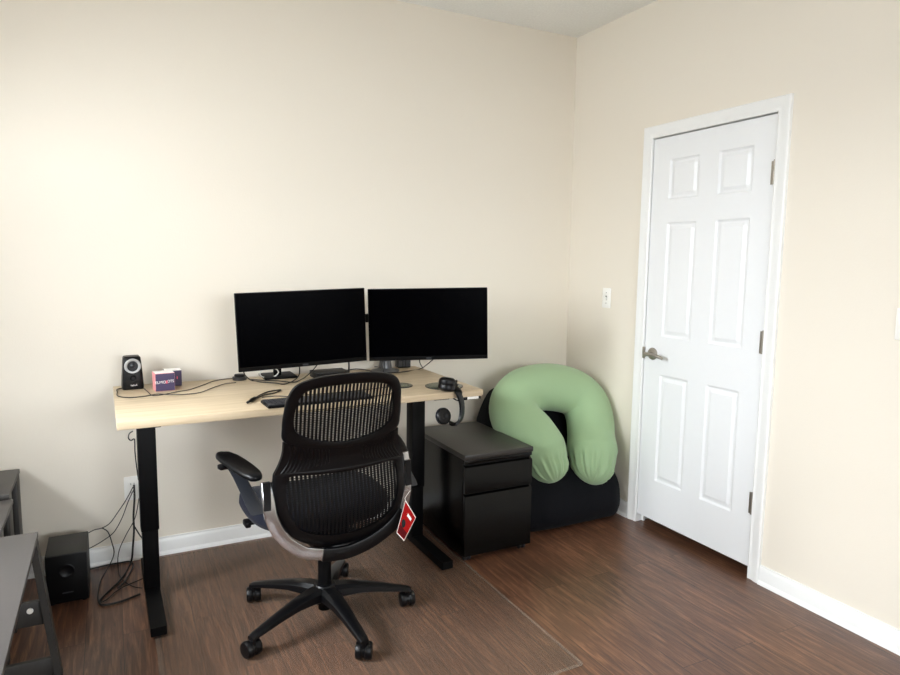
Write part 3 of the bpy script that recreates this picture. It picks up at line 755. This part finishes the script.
back = obj('backrest', ring_mesh(ou, iu, .011), BLACKP, ch, 50)
obj('lower_frame', ring_mesh(ol, il, .011), BLACKP, back, 50)
# waist band between the two frames, with louvre ribs
def band_bound(x_n, k):
    # k 0..1 from the upper frame's lower edge to the lower frame's top
    wu, wl = .217, .252
    zu = .775+.040*(abs(x_n)**2); zl = .692
    z = zu+(zl-zu)*k
    w_ = wu+(wl-wu)*k-.010*math.sin(PI*k)
    return x_n*w_, z
bm = B(); nx, nz = 40, 10; G = []
for off in (.010, -.006):
    g = []
    for k in range(nz+1):
        row = []
        for i in range(nx+1):
            x, z = band_bound(-1+2*i/nx, k/nz)
            row.append(bm.verts.new(S_(x, z, off)))
        g.append(row)
    G.append(g)
for g in G:
    for k in range(nz):
        for i in range(nx): bm.faces.new((g[k][i], g[k][i+1], g[k+1][i+1], g[k+1][i]))
for k in range(nz):
    for i in (0, nx): bm.faces.new((G[0][k][i], G[0][k+1][i], G[1][k+1][i], G[1][k][i]))
for i in range(nx):
    for k in (0, nz): bm.faces.new((G[0][k][i], G[0][k][i+1], G[1][k][i+1], G[1][k][i]))
wb = obj('waist_band', bm, BLACKP, back, 60)
for sg in (-1, 1):
    bm = B()
    for i in range(12):
        xn = sg*(.30+.63*i/11)
        k0, k1 = .06, .94-.5*max(0, .75-abs(xn))
        pp = []
        for q in range(9):
            k = k0+(k1-k0)*q/8
            x, z = band_bound(xn*(1-.05*math.sin(PI*k)), k); pp.append(S_(x, z, .0105))
        tube(bm, pp, .0022, 6)
    obj('louvre_ribs', bm, BLACKP, wb, 60)
# slotted nets
def inner_z(loop, x, top):
    best = None
    for i in range(len(loop)):
        (xa, za), (xb, zb_) = loop[i], loop[(i+1) % len(loop)]
        if (xa-x)*(xb-x) <= 0 and xa != xb:
            z = za+(zb_-za)*(x-xa)/(xb-xa)
            if best is None or (z > best if top else z < best): best = z
    return best
def inner_x(loop, z):
    xs = []
    for i in range(len(loop)):
        (xa, za), (xb, zb_) = loop[i], loop[(i+1) % len(loop)]
        if (za-z)*(zb_-z) <= 0 and za != zb_: xs.append(xa+(xb-xa)*(z-za)/(zb_-za))
    return (min(xs), max(xs)) if len(xs) > 1 else None
def net(loop, nstrip, half, zsplit, fine, coarse, gap=.50):
    bm = B(); mx_ = max(x for x, z in loop)
    pitch = 2*mx_/(nstrip+.3); hw = pitch*gap/2
    for i in range(nstrip):
        x = -mx_+pitch*(i+.65)
        z1, z0 = inner_z(loop, x, True), inner_z(loop, x, False)
        if z1 is None or z1-z0 < .01: continue
        z1 += .006; z0 -= .006
        rings = []
        for s in range(13):
            z = z0+(z1-z0)*s/12
            rings.append([S_(x-hw, z, .003), S_(x+hw, z, .003), S_(x+hw, z, -.003), S_(x-hw, z, -.003)])
        loft(bm, rings)
    zmin, zmax = min(z for x, z in loop), max(z for x, z in loop)
    z = zmin+.004
    while z < zmax-.004:
        ex = inner_x(loop, z)
        if ex:
            rings = []
            for s in range(17):
                x = ex[0]-.004+(ex[1]-ex[0]+.008)*s/16
                rings.append([S_(x, z-.0011, .002), S_(x, z+.0011, .002), S_(x, z+.0011, -.002), S_(x, z-.0011, -.002)])
            loft(bm, rings)
        z += fine if z < zsplit else coarse
    return bm
obj('upper_net', net(iu, 27, 0, .93, .0068, .030), NET, back, 60)
obj('lower_net', net(il, 29, 0, .9, .0085, .030, .55), NET, back, 60)

# seat
def seat_ring(k, z, dy=0):
    o = []; n = 48
    for i in range(n):
        t = 2*PI*i/n; c_, s_ = math.cos(t), math.sin(t)
        e = .62
        x = .276*math.copysign(abs(c_)**e, c_); y = .245*math.copysign(abs(s_)**e, s_)
        if y < 0: x *= 1-.03*(y/-.24)
        zz = z+.018-.018*max(0, (y-.12)/.12)**2+.012*(x/.276)**2
        o.append(Vector((-.022+x*k, .046+y*k, zz)))
    return o
bm = B(); loft(bm, [seat_ring(.86, .428), seat_ring(.97, .436), seat_ring(1.0, .455), seat_ring(.99, .480), seat_ring(.94, .494), seat_ring(.80, .500), seat_ring(.4, .497)])
obj('seat', bm, SEATF, ch, 70, label='dark navy fabric seat cushion')
bm = B(); loft(bm, [seat_ring(.55, .395), seat_ring(.80, .415), seat_ring(.90, .436), seat_ring(.90, .442)]); sp_ = obj('seat_pan', bm, BLACKP, ch, 60)
bm = B(); box(bm, -.285, -.20, .05, .09, .424, .440, .005); box(bm, -.294, -.272, .045, .095, .416, .440, .006); obj('adjust_lever', bm, BLACKP, sp_)
bm = B(); box(bm, -.085, .085, -.13, .13, .335, .40, .02, 3); box(bm, -.05, .05, -.19, -.10, .335, .385, .015); me_ = obj('tilt_mechanism', bm, BLACKP, ch)
bm = B(); tube(bm, smooth_path([(.05, .04, .36), (.09, .03, .352), (.115, .0, .352), (.11, -.03, .356)], 5), .009, 8); cyl(bm, (.07, .05, .345), (.12, .06, .345), .02, 14); obj('tension_knob', bm, BLACKP, me_)

# silver J-shaped supports running under the back to the arms
def strap(pts, name, material, par, wid=.017, th=.30, upv=(0, -1, 0)):
    bm = B(); pp = smooth_path(pts, 7)
    tube(bm, pp, wid, prof=[(-th, -1), (-th*1.2, -.8), (-th*1.2, .8), (-th, 1), (th, 1), (th*1.2, .8), (th*1.2, -.8), (th, -1)], upv=upv)
    return obj(name, bm, material, par, 40)
def sp3(x, z, off): 
    q = S_(x, z, off); q.x = x; return q
Lp = [sp3(-.272, .66, -.012), sp3(-.272, .60, .004), sp3(-.262, .53, .014), sp3(-.222, .452, .022), sp3(-.158, .394, .028), sp3(-.115, .376, .030), sp3(-.075, .365, .031)]
Rp = [sp3(.262, .695, -.016), sp3(.266, .66, -.006), sp3(.268, .60, .004), sp3(.266, .54, .012), sp3(.254, .485, .018), sp3(.244, .462, .02)]
arm_l = strap(Lp, 'arm_support', CHROME, ch, .021)
arm_r = strap(Rp, 'arm_support', CHROME, ch)
strap([sp3(.252, .468, .020), sp3(.205, .418, .024), sp3(.12, .376, .028), sp3(.03, .356, .0305), sp3(-.04, .358, .031), sp3(-.079, .364, .031)], 'support_dark_reflection', BLACKP, ch, .024, .42)  # lower right run of the silver support, coloured black for its dark reflection
bm = B(); box(bm, -.035, .035, -.205, -.12, .335, .375, .012); obj('spine', bm, BLACKP, ch)

def arm(s, zlift=0):
    xo = -.276 if s < 0 else .272
    par = ch
    # upper bracket sleeve on the silver support, post and pad
    toe = math.radians(13)*(1 if s < 0 else -1)
    pc_ = Vector((s*.320, .03, .672))
    d_ = Vector((math.sin(-toe), math.cos(toe), 0))
    base = Vector((xo+s*.012, yprof(.58)+.6*.07+.02, .575))
    bm = B()
    foot_ = Vector((xo+s*.026, yprof(.56)+.6*.07+.018, .556)); head_ = pc_+d_*.035+Vector((0, 0, -.012))
    rings = []
    for t_, w_, th_ in ((0, .016, .026), (.12, .018, .028), (.45, .017, .024), (.8, .017, .022), (1, .020, .024)):
        c0 = foot_.lerp(head_, t_)
        rings.append([c0+Vector((s*(th_*i), j*w_, j*w_*.25)) for i, j in ((-1, -.7), (-.7, -1), (.7, -1), (1, -.7), (1, .7), (.7, 1), (-.7, 1), (-1, .7))])
    loft(bm, rings)
    a_ = obj('armrest', bm, GREYP, par, 35)
    bm = B(); tube(bm, smooth_path([Vector((xo, yprof(.66)+.6*.07, .664)), Vector((xo, yprof(.6)+.6*.07-.003, .60)), Vector((xo+s*.002, yprof(.55)+.6*.066-.008, .565))], 5), .014, prof=[(-.6, -.9), (-.6, .9), (.6, .9), (.6, -.9)], upv=(0, -1, 0)); obj('sleeve', bm, BLACKP, a_, 35)
    bm = B(); rings = []
    L_ = .150
    for tt in (-1, -.97, -.88, -.7, -.3, .1, .5, .8, .93, .985, 1):
        wv = (1-abs(tt)**4.5*.62)*(.040 if tt > -.2 else .040)
        if abs(tt) == 1: wv *= .5
        hh = .015 if abs(tt) < .9 else (.010 if abs(tt) < .99 else .004)
        sd_ = Vector((d_.y, -d_.x, 0))
        o = []
        for j in range(14):
            a2 = 2*PI*j/14; c2_, s2 = math.cos(a2), math.sin(a2)
            o.append(pc_+d_*(tt*L_)+sd_*(wv*math.copysign(abs(c2_)**.7, c2_))+Vector((0, 0, .004+tt*.017+hh*math.copysign(abs(s2)**.8, s2)-.010*max(0, tt)**2)))
        rings.append(o)
    loft(bm, rings); obj('arm_pad', bm, BLACKP, a_, 60)
    bm = B(); box(bm, -.030, .012, -.012, .02, -.026, -.008, .004, M=Matrix.Translation(pc_) @ Matrix.Rotation(toe, 4, 'Z') @ Matrix.Translation((-.01*1, .07, 0))); obj('pad_latch', bm, BLACKP, a_)
arm(-1); arm(1)

# gas lift and five-star base
bm = B(); cyl(bm, (0, 0, .045), (0, 0, .30), .0265, 24); cyl(bm, (0, 0, .28), (0, 0, .345), .019, 20); obj('gas_lift', bm, BLACKM, ch)
bm = B(); lathe(bm, [(.030, .078), (.052, .082), (.056, .105), (.050, .135), (.038, .150), (.030, .150)], 30); hub = obj('base_hub', bm, BLACKP, ch)
A0 = 61.0-math.degrees(TH)
for k in range(5):
    a = math.radians(A0+72*k); dv = Vector((math.cos(a), math.sin(a), 0)); sv = Vector((-math.sin(a), math.cos(a), 0))
    bm = B(); rings = []
    for tt, zc, hw, hh in ((.030, .115, .040, .030), (.08, .119, .037, .025), (.15, .115, .030, .019), (.22, .104, .0255, .015), (.28, .092, .0225, .012), (.337, .080, .019, .010), (.352, .076, .016, .008)):
        rings.append([dv*tt+sv*(i*hw)+Vector((0, 0, zc+j*hh)) for i, j in ((-1, -.6), (-.6, -1), (.6, -1), (1, -.6), (.92, .5), (.55, 1), (-.55, 1), (-.92, .5))])
    loft(bm, rings); lg = obj('base_leg', bm, BLACKP, ch, 40)
    c_ = dv*.340; rot = random.uniform(0, 6.28) if k not in () else 0
    rot = [-.5, -.25, .35, -.55, -.2][k]
    ax = Vector((math.cos(rot), math.sin(rot), 0)); tr = Vector((-ax.y, ax.x, 0))*.012
    bm = B(); cyl(bm, c_+Vector((0, 0, .048)), c_+Vector((0, 0, .074)), .010, 14)
    tube(bm, [c_+tr-ax*.006+Vector((0, 0, .032)), c_+tr+ax*.006+Vector((0, 0, .032))], .027, 20)
    cs = obj('caster', bm, BLACKP, lg)
    for s in (-1, 1):
        bm = B()
        q0 = c_+tr+Vector((0, 0, .0318))
        tube(bm, [q0+ax*(s*.005), q0+ax*(s*.009), q0+ax*(s*.024), q0+ax*(s*.029), q0+ax*(s*.030)], [.028, .0315, .0315, .028, .014], 24)
        obj('wheel', bm, BLACKP, cs, 40)
# red tag hanging on the right support
R_ch = Matrix.Rotation(-TH, 4, 'Z')
def loc_ch(v): return R_ch @ (v-Vector((CHX, CHY, MATH)))
ytag = -1.125
corners = [at(405.5, 500, y=ytag), at(416, 517.5, y=ytag-.02), at(404, 541, y=ytag-.035), at(396.5, 533, y=ytag-.01)]
n0 = (corners[1]-corners[0]).cross(corners[2]-corners[0]).normalized()
d3 = corners[3]-CAM; corners[3] = CAM+d3*((corners[0]-CAM).dot(n0)/d3.dot(n0))
cw_ = [loc_ch(q) for q in corners]
nn = (cw_[1]-cw_[0]).cross(cw_[3]-cw_[0]).normalized()
if nn.y > 0: nn = -nn
bm = B(); loft(bm, [[q-nn*.0008 for q in cw_], [q+nn*.0002 for q in cw_]]); tg = obj('hang_tag', bm, INK, ch, label='red and white hanging paper tag')
ctr = sum(cw_, Vector())/4
inn = [ctr+(q-ctr)*.94 for q in cw_]
bm = B(); loft(bm, [[q+nn*.0003 for q in inn], [q+nn*.0007 for q in inn]]); obj('red_print', bm, RED, tg)
def tq(u, v): return inn[0]*(1-u)*(1-v)+inn[1]*u*(1-v)+inn[2]*u*v+inn[3]*(1-u)*v
def tpatch(u0, u1, v0, v1, name, material, n=None):
    bm = B()
    if n: poly = [tq((u0+u1)/2+(u1-u0)/2*math.cos(2*PI*i/n), (v0+v1)/2+(v1-v0)/2*math.sin(2*PI*i/n)) for i in range(n)]
    else: poly = [tq(u0, v0), tq(u1, v0), tq(u1, v1), tq(u0, v1)]
    loft(bm, [[q+nn*.0008 for q in poly], [q+nn*.0013 for q in poly]]); obj(name, bm, material, tg)
tpatch(.42, .80, .18, .28, 'white_line', INK)
tpatch(.15, .55, .46, .72, 'black_seal', BEZEL, 16)
tpatch(.05, .95, .72, .97, 'dark_band', DARKRED)
bm = B(); tube(bm, smooth_path([cw_[0]+nn*.001, cw_[0]+Vector((-.004, -.006, .012)), Vector((.276, yprof(.56)+.02, .545))], 4), .0012, 6); obj('tag_string', bm, INK, tg)

# ------------------------------------------------------------------ light
W = bpy.data.worlds.new('sky'); bpy.context.scene.world = W; W.use_nodes = True
bg = W.node_tree.nodes['Background']; bg.inputs['Color'].default_value = (.80, .88, 1, 1); bg.inputs['Strength'].default_value = 1.0
def area(name, loc, rot, sx, sy, power, col):
    l = bpy.data.lights.new(name, 'AREA'); l.shape = 'RECTANGLE'; l.size = sx; l.size_y = sy; l.energy = power; l.color = col
    o = bpy.data.objects.new(name, l); C.objects.link(o); o.location = loc; o.rotation_euler = rot; return o
# daylight entering by the two windows (lamps stand outside, tilted down like the sky)
area('side_window_horizon', (XL-1.0, -2.2, 1.85), (0, math.radians(-78), 0), 0.9, 4.0, 150, (.92, .965, 1))
area('side_window_sky', (XL-1.2, -.95, 2.75), (0, math.radians(-52), math.radians(-10)), 1.8, 1.3, 215, (.92, .965, 1))
area('rear_window_horizon', ((vx0+vx1)/2, YB-2.5, 1.95), (math.radians(80), 0, 0), 5.0, 0.9, 205, (.92, .965, 1))
# light thrown back up by the ground outside
area('side_ground_bounce', (XL-.9, (wy0+wy1)/2, .1), (0, math.radians(-130), 0), 1.2, 2.6, 45, (1, .99, .96))
area('rear_ground_bounce', ((vx0+vx1)/2, YB-.9, .1), (math.radians(130), 0, 0), 2.6, 1.2, 45, (1, .99, .96))

vs = bpy.context.scene.view_settings
bpy.context.scene.display_settings.display_device = 'sRGB'
vs.view_transform = 'Standard'; vs.look = 'None'; vs.gamma = 1; vs.use_curve_mapping = False; vs.exposure = .86
bpy.context.scene.cycles.max_bounces = 10
bpy.context.scene.cycles.diffuse_bounces = 8
bpy.context.scene.cycles.transparent_max_bounces = 12
bpy.context.scene.cycles.sample_clamp_indirect = 6
